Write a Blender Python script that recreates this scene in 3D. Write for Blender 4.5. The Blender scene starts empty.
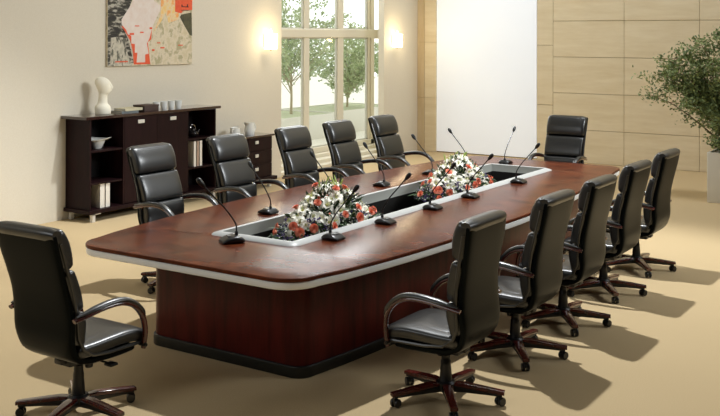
import bpy, bmesh, math, random
from mathutils import Vector, Matrix
R = random.Random(7)
S = bpy.context.scene
COL = S.collection
PI = math.pi

# ------------------------------------------------------------------ helpers
def tag(o, label=None, cat=None, group=None, kind=None):
    if label: o['label'] = label
    if cat: o['category'] = cat
    if group: o['group'] = group
    if kind: o['kind'] = kind
    return o

def empty(name, loc=(0, 0, 0), rz=0):
    o = bpy.data.objects.new(name, None)
    COL.objects.link(o); o.location = loc; o.rotation_euler = (0, 0, rz)
    o.empty_display_size = .1
    return o

def obj(name, bm, mats, parent=None, smooth=True, loc=None, ang=40):
    me = bpy.data.meshes.new(name)
    bmesh.ops.recalc_face_normals(bm, faces=bm.faces[:])
    if smooth:
        for f in bm.faces: f.smooth = True
        a = math.radians(ang)
        for e in bm.edges:
            if len(e.link_faces) == 2 and e.calc_face_angle(0) > a: e.smooth = False
    bm.to_mesh(me); bm.free()
    if not isinstance(mats, (list, tuple)): mats = [mats]
    for m in mats: me.materials.append(m)
    o = bpy.data.objects.new(name, me); COL.objects.link(o)
    if parent: o.parent = parent
    if loc: o.location = loc
    return o

def struct(name, bm, mats, smooth=False):
    return tag(obj(name, bm, mats, None, smooth), kind='structure')

def copy_tree(o, parent=None):
    c = o.copy(); COL.objects.link(c); c.parent = parent
    for ch in list(o.children): copy_tree(ch, c)
    return c

def add_box(bm, a, b, mi=0, bev=0, seg=2, M=None):
    t = bmesh.new()
    r = bmesh.ops.create_cube(t, size=1)
    sx, sy, sz = (b[i]-a[i] for i in range(3))
    for v in t.verts:
        v.co = Vector((a[0]+(v.co.x+.5)*sx, a[1]+(v.co.y+.5)*sy, a[2]+(v.co.z+.5)*sz))
    if bev: bmesh.ops.bevel(t, geom=t.edges[:], offset=bev, segments=seg, affect='EDGES', profile=.5)
    merge(bm, t, mi, M)

def merge(bm, t, mi=0, M=None):
    vm = {}
    for v in t.verts: vm[v] = bm.verts.new(M @ v.co if M else v.co)
    for f in t.faces:
        try:
            nf = bm.faces.new([vm[v] for v in f.verts]); nf.material_index = mi
        except ValueError: pass
    t.free()

def box(a, b, mi=0, bev=0, seg=2):
    bm = bmesh.new(); add_box(bm, a, b, mi, bev, seg); return bm

def add_lathe(bm, prof, n=20, mi=0, M=None, cap=True):
    """prof: list of (r,z)"""
    rings = []
    for r, z in prof:
        ring = []
        for i in range(n):
            p = Vector((r*math.cos(2*PI*i/n), r*math.sin(2*PI*i/n), z))
            ring.append(bm.verts.new(M @ p if M else p))
        rings.append(ring)
    for a, b in zip(rings, rings[1:]):
        for i in range(n):
            f = bm.faces.new((a[i], a[(i+1) % n], b[(i+1) % n], b[i])); f.material_index = mi
    if cap:
        for ring in (rings[0], rings[-1]):
            f = bm.faces.new(ring); f.material_index = mi
    return rings

def catmull(pts, k=5):
    P = [Vector(p) for p in pts]
    P = [P[0]*2-P[1]] + P + [P[-1]*2-P[-2]]
    out = []
    for i in range(1, len(P)-2):
        for j in range(k):
            t = j/k
            a, b, c, d = P[i-1], P[i], P[i+1], P[i+2]
            out.append(.5*((2*b)+(c-a)*t+(2*a-5*b+4*c-d)*t*t+(3*b-a-3*c+d)*t**3))
    out.append(P[-2]); return out

def add_tube(bm, pts, rad, n=8, mi=0, flat=1.0, side=None):
    """tube along pts; rad number or list"""
    pts = [Vector(p) for p in pts]
    rings = []
    up = side.copy() if side else Vector((0.13, .97, .21)).normalized()
    for i, p in enumerate(pts):
        t = (pts[min(i+1, len(pts)-1)]-pts[max(i-1, 0)]).normalized()
        s = (up - t*up.dot(t)).normalized(); u = t.cross(s)
        if not side: up = s
        r = rad[i] if isinstance(rad, (list, tuple)) else rad
        rings.append([bm.verts.new(p + s*math.cos(2*PI*k/n)*r + u*math.sin(2*PI*k/n)*r*flat) for k in range(n)])
    for a, b in zip(rings, rings[1:]):
        for i in range(n):
            f = bm.faces.new((a[i], a[(i+1) % n], b[(i+1) % n], b[i])); f.material_index = mi
    for ring in (rings[0], rings[-1]):
        f = bm.faces.new(ring); f.material_index = mi

def loft(bm, st, n=28, ex=4.0, mi=0):
    """st: list of (x, z, halfwidth_y, halfthick, nx, nz [,yoff]) -> closed cushion-like body, width along y"""
    rings = []
    for s in st:
        x, z, hw, ht, nx, nz = s[:6]
        l = math.hypot(nx, nz); nx /= l; nz /= l
        ring = []
        for i in range(n):
            a = 2*PI*(i+.5)/n
            c, d = math.cos(a), math.sin(a)
            cy = math.copysign(abs(c)**(2/ex), c)*hw
            ct = math.copysign(abs(d)**(2/ex), d)*ht
            ring.append(bm.verts.new((x+nx*ct, cy, z+nz*ct)))
        rings.append(ring)
    for a, b in zip(rings, rings[1:]):
        for i in range(n):
            f = bm.faces.new((a[i], a[(i+1) % n], b[(i+1) % n], b[i])); f.material_index = mi
    for ring in (rings[0], rings[-1]):
        f = bm.faces.new(ring); f.material_index = mi

def pad(bm, path, hw, ht, rnd=.03, n=28, ex=4.0, k=5, bulge=0):
    """cushion following path [(x,z)], rounded at both ends. hw/ht floats or fn(t)"""
    P = catmull([(a, 0, b) for a, b in path], k)
    L = [0]
    for a, b in zip(P, P[1:]): L.append(L[-1]+(b-a).length)
    T = L[-1]
    def at(s):
        for i in range(len(P)-1):
            if s <= L[i+1] or i == len(P)-2:
                u = (s-L[i])/max(1e-9, L[i+1]-L[i]); return P[i].lerp(P[i+1], u)
    ss = [rnd*(1-math.cos(q*PI/2/4)) for q in range(5)]
    m = max(3, int((T-2*rnd)/.025))
    mid = [rnd+(T-2*rnd)*i/m for i in range(1, m)]
    allS = ss+mid+[T-x for x in ss[::-1]]
    st = []
    for s in allS:
        p = at(s); q = (at(min(T, s+.01))-at(max(0, s-.01)))
        e = min(s, T-s); g = 1 if e >= rnd else math.sqrt(max(0, 1-(1-e/rnd)**2))
        t = s/T
        w = hw(t) if callable(hw) else hw; h = ht(t) if callable(ht) else ht
        h = h*(1+bulge*math.sin(PI*t))
        st.append((p.x, p.z, w-rnd*(1-g)*.8, max(.002, h*max(g, .08)), -q.z, q.x))
    loft(bm, st, n, ex)

def rrect(x0, x1, y0, y1, r, n=6):
    o = []
    for cx, cy, a0 in ((x1-r, y1-r, 0), (x0+r, y1-r, 90), (x0+r, y0+r, 180), (x1-r, y0+r, 270)):
        for i in range(n+1):
            a = math.radians(a0+90*i/n); o.append((cx+r*math.cos(a), cy+r*math.sin(a)))
    return o

def plate(name, outlines, z0, z1, bev, mats, parent=None, segs=2):
    """flat plate from closed 2D outlines (second and later are holes)"""
    cu = bpy.data.curves.new(name, 'CURVE'); cu.dimensions = '2D'; cu.fill_mode = 'BOTH'
    for o in outlines:
        s = cu.splines.new('POLY'); s.points.add(len(o)-1)
        for i, (x, y) in enumerate(o): s.points[i].co = (x, y, 0, 1)
        s.use_cyclic_u = True
    h = (z1-z0)/2
    cu.extrude = max(0, h-bev); cu.bevel_depth = bev; cu.bevel_resolution = segs; cu.offset = -bev
    t = bpy.data.objects.new(name, cu); COL.objects.link(t)
    bpy.context.view_layer.update()
    me = bpy.data.meshes.new_from_object(t.evaluated_get(bpy.context.evaluated_depsgraph_get()))
    bpy.data.objects.remove(t)
    bm = bmesh.new(); bm.from_mesh(me); bpy.data.meshes.remove(me)
    bmesh.ops.remove_doubles(bm, verts=bm.verts[:], dist=1e-5)
    for v in bm.verts: v.co.z += (z0+z1)/2
    return obj(name, bm, mats, parent, True, ang=50)

# ------------------------------------------------------------------ materials
def srgb(r, g, b):
    f = lambda c: (c/255/12.92) if c/255 <= .04045 else ((c/255+.055)/1.055)**2.4
    return (f(r), f(g), f(b), 1)

def mat(name, col, rough=.5, metal=0, spec=.5, coat=0, coat_rough=.1, sheen=0, bump=None, vary=None, ior=1.5):
    """bump=(scale,strength,distance) ; vary=(scale, col2, stretch xyz, detail)"""
    m = bpy.data.materials.new(name); m.use_nodes = True
    nt = m.node_tree; N = nt.nodes; L = nt.links; b = N['Principled BSDF']
    b.inputs['Base Color'].default_value = col
    b.inputs['Roughness'].default_value = rough; b.inputs['Metallic'].default_value = metal
    b.inputs['Specular IOR Level'].default_value = spec
    b.inputs['Coat Weight'].default_value = coat; b.inputs['Coat Roughness'].default_value = coat_rough
    b.inputs['Sheen Weight'].default_value = sheen; b.inputs['IOR'].default_value = ior
    tc = N.new('ShaderNodeTexCoord')
    if vary:
        mp = N.new('ShaderNodeMapping'); mp.inputs['Scale'].default_value = vary[2]
        L.new(tc.outputs['Object'], mp.inputs['Vector'])
        nz = N.new('ShaderNodeTexNoise'); nz.inputs['Scale'].default_value = vary[0]
        nz.inputs['Detail'].default_value = vary[3]; nz.inputs['Roughness'].default_value = .6
        L.new(mp.outputs[0], nz.inputs['Vector'])
        cr = N.new('ShaderNodeValToRGB'); cr.color_ramp.elements[0].position = .32; cr.color_ramp.elements[1].position = .68
        cr.color_ramp.elements[0].color = col; cr.color_ramp.elements[1].color = vary[1]
        L.new(nz.outputs['Fac'], cr.inputs[0]); L.new(cr.outputs[0], b.inputs['Base Color'])
    if bump:
        nb = N.new('ShaderNodeTexNoise'); nb.inputs['Scale'].default_value = bump[0]; nb.inputs['Detail'].default_value = 4
        L.new(tc.outputs['Object'], nb.inputs['Vector'])
        bu = N.new('ShaderNodeBump'); bu.inputs['Strength'].default_value = bump[1]; bu.inputs['Distance'].default_value = bump[2]
        L.new(nb.outputs['Fac'], bu.inputs['Height']); L.new(bu.outputs[0], b.inputs['Normal'])
    return m

def emis(name, col, s):
    m = bpy.data.materials.new(name); m.use_nodes = True
    b = m.node_tree.nodes['Principled BSDF']; b.inputs['Base Color'].default_value = col
    b.inputs['Emission Color'].default_value = col; b.inputs['Emission Strength'].default_value = s
    return m

M = {}
M['wall'] = mat('woven_wallpaper', srgb(222, 214, 196), .9, spec=.2, vary=(60, srgb(217, 208, 189), (1, 1, 1), 4), bump=(220, .15, .002))
M['panel'] = mat('stone_panel', srgb(228, 214, 184), .55, spec=.35, vary=(2.2, srgb(217, 200, 166), (.7, .7, 5), 6), bump=(60, .08, .002))
M['panel_dark'] = mat('stone_panel_brown', srgb(205, 186, 152), .55, spec=.35, vary=(3, srgb(190, 168, 130), (3, 3, .5), 6))
M['joint'] = mat('panel_joint', srgb(172, 150, 112), .9)
M['carpet'] = mat('beige_carpet', srgb(206, 184, 146), 1, spec=.05, vary=(150, srgb(190, 167, 127), (1, 1, 1), 5), bump=(260, .5, .004))
M['ceiling'] = mat('ceiling_paint', srgb(120, 115, 105), .9)
M['darkwall'] = mat('dark_unseen_wall', srgb(64, 52, 42), .7, spec=.3, vary=(3, srgb(50, 40, 32), (4, 4, .5), 5))  # finish of the unseen walls, darkened to cut bounce and reflections
M['screenw'] = emis('screen_white_glow', srgb(238, 243, 250), .32)  # faint glow added so the blank screen reads white
M['frame'] = mat('window_frame_paint', srgb(222, 214, 192), .45)
M['maho'] = mat('mahogany_veneer', srgb(106, 53, 30), .25, spec=.28, ior=1.26, vary=(2.6, srgb(62, 27, 16), (2.2, 3.2, 1.3), 8), bump=(25, .03, .002))
M['maho_side'] = mat('mahogany_side_veneer', srgb(92, 28, 24), .34, spec=.5, ior=1.3, vary=(2.5, srgb(56, 15, 13), (5, 5, .6), 7))
M['silver'] = mat('silver_edge', srgb(243, 243, 240), .4, spec=.6)
M['silver2'] = mat('tray_frame_silver', srgb(178, 180, 178), .4, spec=.5)
M['trayface'] = mat('tray_inner_grey', srgb(150, 152, 146), .45)
M['black'] = mat('black_plinth', srgb(22, 26, 26), .35)
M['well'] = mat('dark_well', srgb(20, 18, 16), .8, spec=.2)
M['leather'] = mat('black_leather', srgb(20, 22, 22), .36, spec=.8, coat=.35, coat_rough=.24, bump=(90, .12, .002))
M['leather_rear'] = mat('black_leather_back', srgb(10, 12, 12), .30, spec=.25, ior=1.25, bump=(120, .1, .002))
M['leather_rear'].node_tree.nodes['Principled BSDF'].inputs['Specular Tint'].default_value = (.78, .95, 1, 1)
M['chairwood'] = mat('chair_mahogany', srgb(94, 34, 26), .2, coat=.6, coat_rough=.08, vary=(9, srgb(58, 18, 15), (1, 6, 1), 4))
M['plastic'] = mat('black_plastic', srgb(20, 21, 22), .32)
M['chrome'] = mat('chrome', srgb(200, 200, 200), .15, metal=1)
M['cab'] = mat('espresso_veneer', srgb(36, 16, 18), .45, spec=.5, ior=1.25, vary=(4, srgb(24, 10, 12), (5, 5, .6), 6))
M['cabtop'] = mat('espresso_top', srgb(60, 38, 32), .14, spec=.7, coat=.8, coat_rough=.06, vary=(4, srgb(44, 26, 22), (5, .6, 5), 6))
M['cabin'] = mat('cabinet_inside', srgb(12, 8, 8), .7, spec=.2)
M['handle'] = mat('brushed_handle', srgb(225, 223, 215), .35, metal=.3)
M['white'] = mat('white_glaze', srgb(240, 240, 234), .25)
M['plaster'] = mat('white_plaster', srgb(242, 236, 216), .7, bump=(30, .1, .002))
M['paper'] = mat('binder_paper', srgb(226, 220, 208), .7)
M['paper2'] = mat('binder_grey', srgb(165, 160, 152), .7)
M['paper3'] = mat('binder_tan', srgb(186, 160, 140), .7)
M['bookcream'] = mat('book_cream', srgb(214, 204, 170), .7)
M['bookgrey'] = mat('book_blue_grey', srgb(120, 128, 130), .6)
M['bookdark'] = mat('book_brown', srgb(74, 55, 48), .6)
M['leaf'] = mat('shrub_leaf', srgb(158, 174, 112), .5, vary=(9, srgb(74, 94, 54), (1, 1, 1), 3))
M['leafpale'] = mat('hazed_leaf', srgb(194, 204, 164), .6, vary=(3, srgb(150, 170, 120), (1, 1, 1), 3))  # leaf colour paled to carry the bright haze outdoors
M['bark'] = mat('bark', srgb(118, 98, 76), .9)
M['barkpale'] = mat('pale_bark', srgb(172, 160, 130), .9)
M['fgreen'] = mat('bouquet_leaf', srgb(62, 92, 42), .5, vary=(12, srgb(34, 56, 28), (1, 1, 1), 3))
M['fbright'] = mat('lily_bud_green', srgb(168, 190, 96), .5)
M['lily'] = mat('lily_petal', srgb(246, 244, 230), .5, spec=.3)
M['lilyc'] = mat('lily_throat', srgb(190, 190, 110), .6)
M['rose'] = mat('rose_petal', srgb(244, 158, 126), .6, vary=(40, srgb(240, 134, 104), (1, 1, 1), 2))
M['purple'] = mat('purple_blossom', srgb(82, 60, 122), .7)
M['tiny'] = mat('small_white_blossom', srgb(236, 236, 226), .7)
M['soil'] = mat('soil', srgb(70, 56, 42), 1)
M['ground_cover'] = mat('pale_ground_cover', srgb(196, 198, 168), 1, vary=(20, srgb(168, 176, 134), (1, 1, 1), 4))
M['planter'] = mat('white_planter', srgb(232, 230, 222), .6)
M['planter_out'] = mat('planter_stone', srgb(214, 212, 200), .8)
M['paving'] = mat('pale_paving', srgb(226, 222, 208), .9)
M['lamp'] = emis('lamp_glass', (1, .92, .70, 1), 4.5)
M['flame'] = emis('lamp_bulb', (1, .84, .5, 1), 3.0)
M['brass'] = mat('brass', srgb(190, 165, 110), .3, metal=.8)
# glass: a clear thin pane
g = bpy.data.materials.new('window_glass'); g.use_nodes = True
nt = g.node_tree; nt.nodes.clear()
o_ = nt.nodes.new('ShaderNodeOutputMaterial'); mx = nt.nodes.new('ShaderNodeMixShader'); fr = nt.nodes.new('ShaderNodeLayerWeight')
tr = nt.nodes.new('ShaderNodeBsdfTransparent'); gl = nt.nodes.new('ShaderNodeBsdfGlossy'); gl.inputs['Roughness'].default_value = .02
tr.inputs['Color'].default_value = (.97, .98, .97, 1); fr.inputs['Blend'].default_value = .12
fm = nt.nodes.new('ShaderNodeMath'); fm.operation = 'MULTIPLY'; fm.inputs[1].default_value = .25; nt.links.new(fr.outputs['Facing'], fm.inputs[0]); nt.links.new(fm.outputs[0], mx.inputs[0]); nt.links.new(tr.outputs[0], mx.inputs[1]); nt.links.new(gl.outputs[0], mx.inputs[2])
nt.links.new(mx.outputs[0], o_.inputs[0]); M['glass'] = g

# ------------------------------------------------------------------ setting
XL, XR, YF, YE, H = -4.93, 7.2, -9.5, 8.75, 8.3
struct('floor', box((-6.0, YF, -.1), (XR, 9.6, 0)), M['carpet'])
struct('ceiling', box((-6.0, YF, H), (XR, 9.6, H+.1)), M['ceiling'])
struct('wall_left', box((XL-.12, YF, 0), (XL, 4.47, H)), M['wall'])
struct('wall_window_side', box((XL-.12, 7.50, 0), (XL, YE, H)), M['wall'])
struct('wall_right', box((XR, YF, 0), (XR+.1, 9.6, H)), M['darkwall'])
struct('wall_front', box((-6.0, YF-.1, 0), (XR, YF, H)), M['darkwall'])
# panelled end wall: back slab with bevelled panels and open joints
bm = bmesh.new()
YP = YE+.02
add_box(bm, (-2.50, YP+.01, 0), (XR, YE+.9, H), 1)
rows = [-.06]+[.57+.632*i for i in range(0, 13)]
cols = [-2.19, -.915, .33, 1.6, 2.87, 4.14, 5.41, XR]
for i in range(len(cols)-1):
    for a, b in zip(rows, rows[1:]):
        add_box(bm, (cols[i]+.003, YE, max(0, a)+.004), (cols[i+1]-.003, YP+.012, min(H, b)-.004), 0, .003, 1)
r2 = [0, .98, 2.04, 3.1, 4.2, 5.3, 6.4, 7.5, H]
for a, b in zip(r2, r2[1:]):
    add_box(bm, (-2.495, YE, a+.004), (-2.193, YP+.012, b-.004), 0, .003, 1)
struct('wall_end', bm, [M['panel'], M['joint']])
# pilaster left of the screen
bm = bmesh.new()
add_box(bm, (XL-.1, YE+.02, 0), (-2.5, YE+.5, H), 2)
r3 = [0, 1.02, 2.08, 3.14, 4.2, 5.26, 6.3, 7.4, H]
for a, b in zip(r3, r3[1:]):
    add_box(bm, (XL, YE-.03, a+.003), (-4.775, YE+.03, b-.003), 1, .002, 1)
    add_box(bm, (-4.77, YE-.03, a+.003), (-4.525, YE+.03, b-.003), 0, .002, 1)
struct('wall_pilaster', bm, [M['panel'], M['panel_dark'], M['joint']])
scr = obj('projection_screen', box((-4.52, YE-.012, 0.02), (-2.498, YE+.015, 5.2), 0, .003), M['screenw'])
tag(scr, 'tall blank white projection screen set into the panelled end wall', 'screen')

# window bay behind the left wall: jambs, frame, sill steps
XW = -5.5
bm = bmesh.new()
add_box(bm, (XW-.1, 4.35, 0), (XL-.12, 4.47, H))
add_box(bm, (XL-.12, YE-.02, 0), (XL-.10, YE, H))
struct('wall_bay', bm, M['wall'])
TZ0, TZ1, SZ = 2.165, 2.315, .17
bm = bmesh.new()
def fr_(y0, y1, z0, z1, d=.04): add_box(bm, (XW-d, y0, z0), (XW+d, y1, z1), 0, .008, 1)
fr_(4.47, 8.13, SZ, SZ+.10, .05); fr_(4.47, 8.13, TZ0, TZ1, .06); fr_(4.47, 8.13, 5.0, 5.12)
fr_(5.79, 5.94, SZ, 5.1); fr_(6.80, 6.98, SZ, 5.1); fr_(7.80, 7.86, SZ, 5.1); fr_(4.47, 4.60, SZ, 5.1)
fr_(7.88, 8.0, 0, 5.1, .05)
for ys in ((4.60, 5.79), (5.94, 6.80), (6.98, 7.80)):          # inner sash lines, a greyer tone than the frame
    for a, b in ((SZ+.1, TZ0), (TZ1, 5.0)):
        for y in ys:
            s = .022 if y == ys[0] else -.022
            add_box(bm, (XW-.02, min(y, y+s), a), (XW+.02, max(y, y+s), b), 1)
        add_box(bm, (XW-.02, ys[0], a), (XW+.02, ys[1], a+.022), 1); add_box(bm, (XW-.02, ys[0], b-.022), (XW+.02, ys[1], b), 1)
add_box(bm, (XW-.1, 4.47, 5.12), (XW+.06, 8.35, H), 0)
# side return of the bay
add_box(bm, (XW, 8.06, TZ0-.02), (XL-.12, 8.14, TZ1), 0);
add_box(bm, (XW, 8.06, 0), (XL-.12, 8.14, .25), 0); add_box(bm, (XW, 8.06, 5.0), (XL-.12, 8.14, H), 0)
struct('window_1', bm, [M['frame'], mat('sash_grey', srgb(186, 184, 170), .5)])
bm = bmesh.new()
for ys in ((4.60, 5.79), (5.94, 6.80), (6.98, 7.80)):
    add_box(bm, (XW-.004, ys[0], SZ+.1), (XW+.004, ys[1], 5.0))
add_box(bm, (XW+.02, 8.098, .25), (XL-.12, 8.104, 5.0))
struct('window_2', bm, M['glass'])
bm = bmesh.new()
add_box(bm, (XW-.12, 4.47, 0), (XW+.16, 8.06, .17), 0, .008); add_box(bm, (XW+.1, 4.47, 0), (XW+.34, 8.06, .11), 0, .008)
add_box(bm, (XW+.3, 4.47, 0), (XW+.5, 8.06, .05), 0, .008)
struct('trim_1', bm, M['frame'])
# outside
struct('floor_terrace', box((-30, -6, -.3), (-6.0, 40, -.12)), M['paving'])

# ------------------------------------------------------------------ table
T = empty('conference_table', (0, 0, 0))
tag(T, 'long boat-shaped mahogany conference table with silver edge and sunken centre tray', 'table')
WT = [(-3.6, .86), (-3.05, .905), (-2.6, 1.02), (-2.0, 1.105), (-1.4, 1.155), (-.6, 1.193), (0, 1.2), (.6, 1.18), (1.2, 1.13), (2.1, 1.05), (2.6, .985), (3.05, .92), (3.6, .83)]
def width_at(y):
    for i in range(1, len(WT)-2):
        if y <= WT[i+1][0] or i == len(WT)-3:
            t = (y-WT[i][0])/(WT[i+1][0]-WT[i][0]); a, b, c, d = (WT[j][1] for j in range(i-1, i+3))
            return .5*(2*b+(c-a)*t+(2*a-5*b+4*c-d)*t*t+(3*b-a-3*c+d)*t**3)
def outline(dw, L0, L1, r):
    w = lambda y: width_at(y)-dw
    pts = []
    n = 26
    def corner(cx, cy, a0):
        for i in range(9):
            a = math.radians(a0+90*i/8); pts.append((cx+r*math.cos(a), cy+r*math.sin(a)))
    for i in range(n+1):
        y = L0+r+(L1-L0-2*r)*i/n; pts.append((w(y), y))
    corner(w(L1-r)-r, L1-r, 0)
    corner(-(w(L1-r)-r), L1-r, 90)
    for i in range(n+1):
        y = L1-r-(L1-L0-2*r)*i/n; pts.append((-w(y), y))
    corner(-(w(L0+r)-r), L0+r, 180); corner(w(L0+r)-r, L0+r, 270)
    o = []
    for q in pts:
        if not o or (Vector(q)-Vector(o[-1])).length > .004: o.append(q)
    return o
hole = rrect(-.335, .335, -2.205, 2.325, .02, 2)[::-1]
plate('tabletop', [outline(0, -3.0, 3.05, .22), hole], .735, .76, .007, M['maho'], T)
plate('silver_edge_band', [outline(.004, -2.996, 3.046, .22), outline(.09, -2.91, 2.96, .1)[::-1]], .688, .7355, .012, M['silver'], T)
plate('underside_board', [outline(.08, -2.92, 2.97, .1), hole], .672, .70, .002, M['maho_side'], T)
plate('pedestal', [outline(.365, -2.545, 2.53, .11), rrect(-.33, .33, -2.2, 2.32, .01, 2)[::-1]], .07, .672, .002, M['maho_side'], T)
plate('plinth', [outline(.35, -2.56, 2.545, .12)], 0, .075, .006, M['black'], T)
# tray frame : sloping rim with an inner face
def ring_loop(bm, hw, y0, y1, z, r): return [bm.verts.new((x, y, z)) for x, y in rrect(-hw, hw, y0, y1, r, 5)]
bm = bmesh.new()
prof = [(.392, .7602, .08), (.386, .768, .08), (.345, .782, .05), (.325, .783, .02), (.318, .779, .016), (.310, .715, .012), (.306, .70, .012), (.33, .70, .03), (.33, .759, .03), (.392, .7602, .08)]
loops = []
for hw, z, r in prof: loops.append(ring_loop(bm, hw, -2.265+(.392-hw), 2.385-(.392-hw), z, r))
for k, (a, b) in enumerate(zip(loops, loops[1:])):
    for i in range(len(a)):
        f = bm.faces.new((a[i], a[(i+1) % len(a)], b[(i+1) % len(a)], b[i])); f.material_index = 1 if k in (4, 5, 6) else 0
obj('tray_frame', bm, [M['silver2'], M['trayface']], T)
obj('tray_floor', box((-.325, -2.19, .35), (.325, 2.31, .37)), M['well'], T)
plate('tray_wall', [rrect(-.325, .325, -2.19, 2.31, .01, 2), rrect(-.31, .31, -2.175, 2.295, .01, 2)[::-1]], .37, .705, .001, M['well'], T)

# ------------------------------------------------------------------ chair
def make_chair(lean=0, lift=0):
    c = empty('office_chair')
    L_, LR, W_, PL = M['leather'], M['leather_rear'], M['chairwood'], M['plastic']
    # outer shell: down the back and forward under the seat
    bm = bmesh.new()
    path = [(-.272, 1.12), (-.262, 1.02), (-.240, .88), (-.222, .74), (-.222, .61), (-.232, .50), (-.206, .415), (-.13, .370), (-.02, .36), (.12, .355), (.235, .36)]
    pad(bm, path, lambda t: .246-.014*math.exp(-((t-.28)/.12)**2)-(0 if t < .48 else .022*min(1, (t-.48)/.15)), lambda t: .024, .024, 24, 5)
    obj('back_shell', bm, LR, c)
    # rolled top of the headrest, carried over to the rear
    bm = bmesh.new()
    path = [(-.204, .905), (-.206, .97), (-.212, 1.04), (-.226, 1.10), (-.242, 1.13)]
    pad(bm, path, .245, lambda t: .046+.016*math.sin(PI*min(1, t*1.1)), .032, 28, 5)
    hr = obj('headrest', bm, L_, c)
    bm = bmesh.new()
    add_tube(bm, [(-.255, -.243+.486*i/8, 1.105) for i in range(9)], [.030]+[.042]*7+[.030], 16, flat=1.1, side=Vector((0, 0, 1)))
    obj('top_roll', bm, L_, hr)
    bm = bmesh.new()
    pad(bm, [(-.160, .665), (-.164, .74), (-.180, .83), (-.198, .898)], lambda t: .234+.006*t, .042, .02, 28, 7, bulge=.1)
    obj('back_cushion', bm, L_, c)
    bm = bmesh.new()
    pad(bm, [(-.190, .47), (-.172, .54), (-.160, .60), (-.158, .66)], .234, .046, .02, 28, 7, bulge=.08)
    obj('lumbar_cushion', bm, L_, c)
    for s in (-1, 1):                                   # piping along both sides
        bm = bmesh.new()
        add_tube(bm, [(x+.012, s*.244, z) for x, z in [(-.252, 1.06), (-.230, .92), (-.208, .78), (-.202, .64), (-.210, .52), (-.186, .45), (-.12, .405), (0, .39), (.15, .387), (.24, .385)]], .011, 8)
        obj('piping', bm, L_, c)
    bm = bmesh.new()
    pad(bm, [(-.20, .432), (-.08, .432), (.06, .437), (.17, .437), (.255, .422), (.29, .395)], .25, lambda t: .044, .035, 28, 5)
    sc_ = obj('seat_cushion', bm, L_, c)
    bm = bmesh.new()                                   # raised centre panel of the seat
    pad(bm, [(-.14, .452), (0, .455), (.12, .456), (.20, .452)], .2, .028, .04, 24, 4)
    obj('seat_panel', bm, L_, sc_)
    for s in (-1, 1):
        bm = bmesh.new()
        pts = catmull([(-.235, s*.268, .628), (-.16, s*.275, .642), (-.03, s*.283, .664), (.09, s*.287, .664), (.185, s*.285, .625), (.245, s*.28, .545), (.26, s*.272, .45), (.25, s*.266, .352)], 5)
        add_tube(bm, pts, [.017+.006*math.sin(PI*i/(len(pts)-1)) for i in range(len(pts))], 12, 0, .72, side=Vector((0, 1, 0)))
        a = obj('armrest', bm, W_, c)
        bm = bmesh.new()
        pts = catmull([(-.22, s*.274, .650), (-.10, s*.280, .670), (.02, s*.286, .684), (.12, s*.287, .676), (.19, s*.286, .640), (.24, s*.283, .585), (.262, s*.279, .53)], 5)
        n = len(pts)
        add_tube(bm, pts, [.026*min(1, .35+4*min(i, n-1-i)/n) for i in range(n)], 12, 0, .62, side=Vector((0, 1, 0)))
        obj('armrest_pad', bm, L_, a)
        for q in ([(.247, s*.24, .375), (.25, s*.292, .375)], [(-.215, s*.22, .632), (-.215, s*.277, .634)]):
            bm = bmesh.new(); add_tube(bm, q, .011, 10); obj('arm_bolt', bm, PL, a)
    bm = bmesh.new()
    add_lathe(bm, [(.042, .07), (.046, .10), (.046, .115), (.038, .13), (.034, .19), (.031, .215), (.031, .24), (.027, .245), (.027, .275), (.017, .28), (.017, .345)], 20)
    obj('gas_column', bm, PL, c)
    bm = bmesh.new()
    add_box(bm, (-.12, -.07, .30), (.13, .07, .35), 0, .012); add_box(bm, (-.15, -.035, .315), (-.05, .035, .352), 0, .01)
    add_lathe(bm, [(.022, 0), (.024, .01), (.024, .05), (.018, .055)], 14, 0, Matrix.Translation((.05, -.03, .255)))
    mech = obj('tilt_mechanism', bm, PL, c)
    bm = bmesh.new()
    add_tube(bm, [(.04, -.06, .32), (.04, -.16, .312), (.045, -.19, .31)], .006, 8)
    add_box(bm, (.02, -.25, .298), (.075, -.185, .316), 0, .008)
    obj('tilt_lever', bm, PL, mech)
    for ch in list(c.children_recursive):
        for v in ch.data.vertices:
            if ch.name.startswith('gas_column'):
                if v.co.z > .24: v.co.z += lift
                continue
            if v.co.z > .45: v.co.x -= lean*(v.co.z-.45)
            v.co.z += lift
    hub = bmesh.new(); add_lathe(hub, [(.05, .062), (.062, .07), (.062, .112), (.05, .124)], 20)
    hubo = obj('base_hub', hub, PL, c)
    for k in range(5):
        a = math.radians(k*72+90+36); Mx = Matrix.Rotation(a, 4, 'Z')
        bm = bmesh.new()
        st = [(.03, .084, .034, .022), (.10, .080, .026, .018), (.2, .072, .022, .012), (.29, .066, .02, .009), (.31, .064, .018, .008)]
        t = bmesh.new(); loft(t, [(x*1.1, z, w, h, 0, 1) for x, z, w, h in st], 16, 6); merge(bm, t, 0, Mx)
        lg = obj('base_leg', bm, PL, c)
        bm = bmesh.new()
        st = [(.05, .106, .028, .008), (.1, .104, .029, .013), (.2, .092, .0265, .013), (.29, .081, .024, .012), (.322, .077, .023, .011)]
        t = bmesh.new(); loft(t, [(x*1.1, z, w, h, 0, 1) for x, z, w, h in st], 16, 6); merge(bm, t, 0, Mx)
        obj('wood_cap', bm, W_, lg)
        bm = bmesh.new()
        e = Vector((math.cos(a), math.sin(a), 0)); q = e*.328
        sw = Matrix.Translation(q) @ Matrix.Rotation(a+.9*k, 4, 'Z')
        for s in (-1, 1):
            Mw = sw @ Matrix.Translation((0, s*.016, .026)) @ Matrix.Rotation(PI/2, 4, 'X')
            add_lathe(bm, [(.012, -.009), (.024, -.009), (.026, -.006), (.026, .006), (.024, .009), (.012, .009)], 18, 0, Mw)
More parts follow.
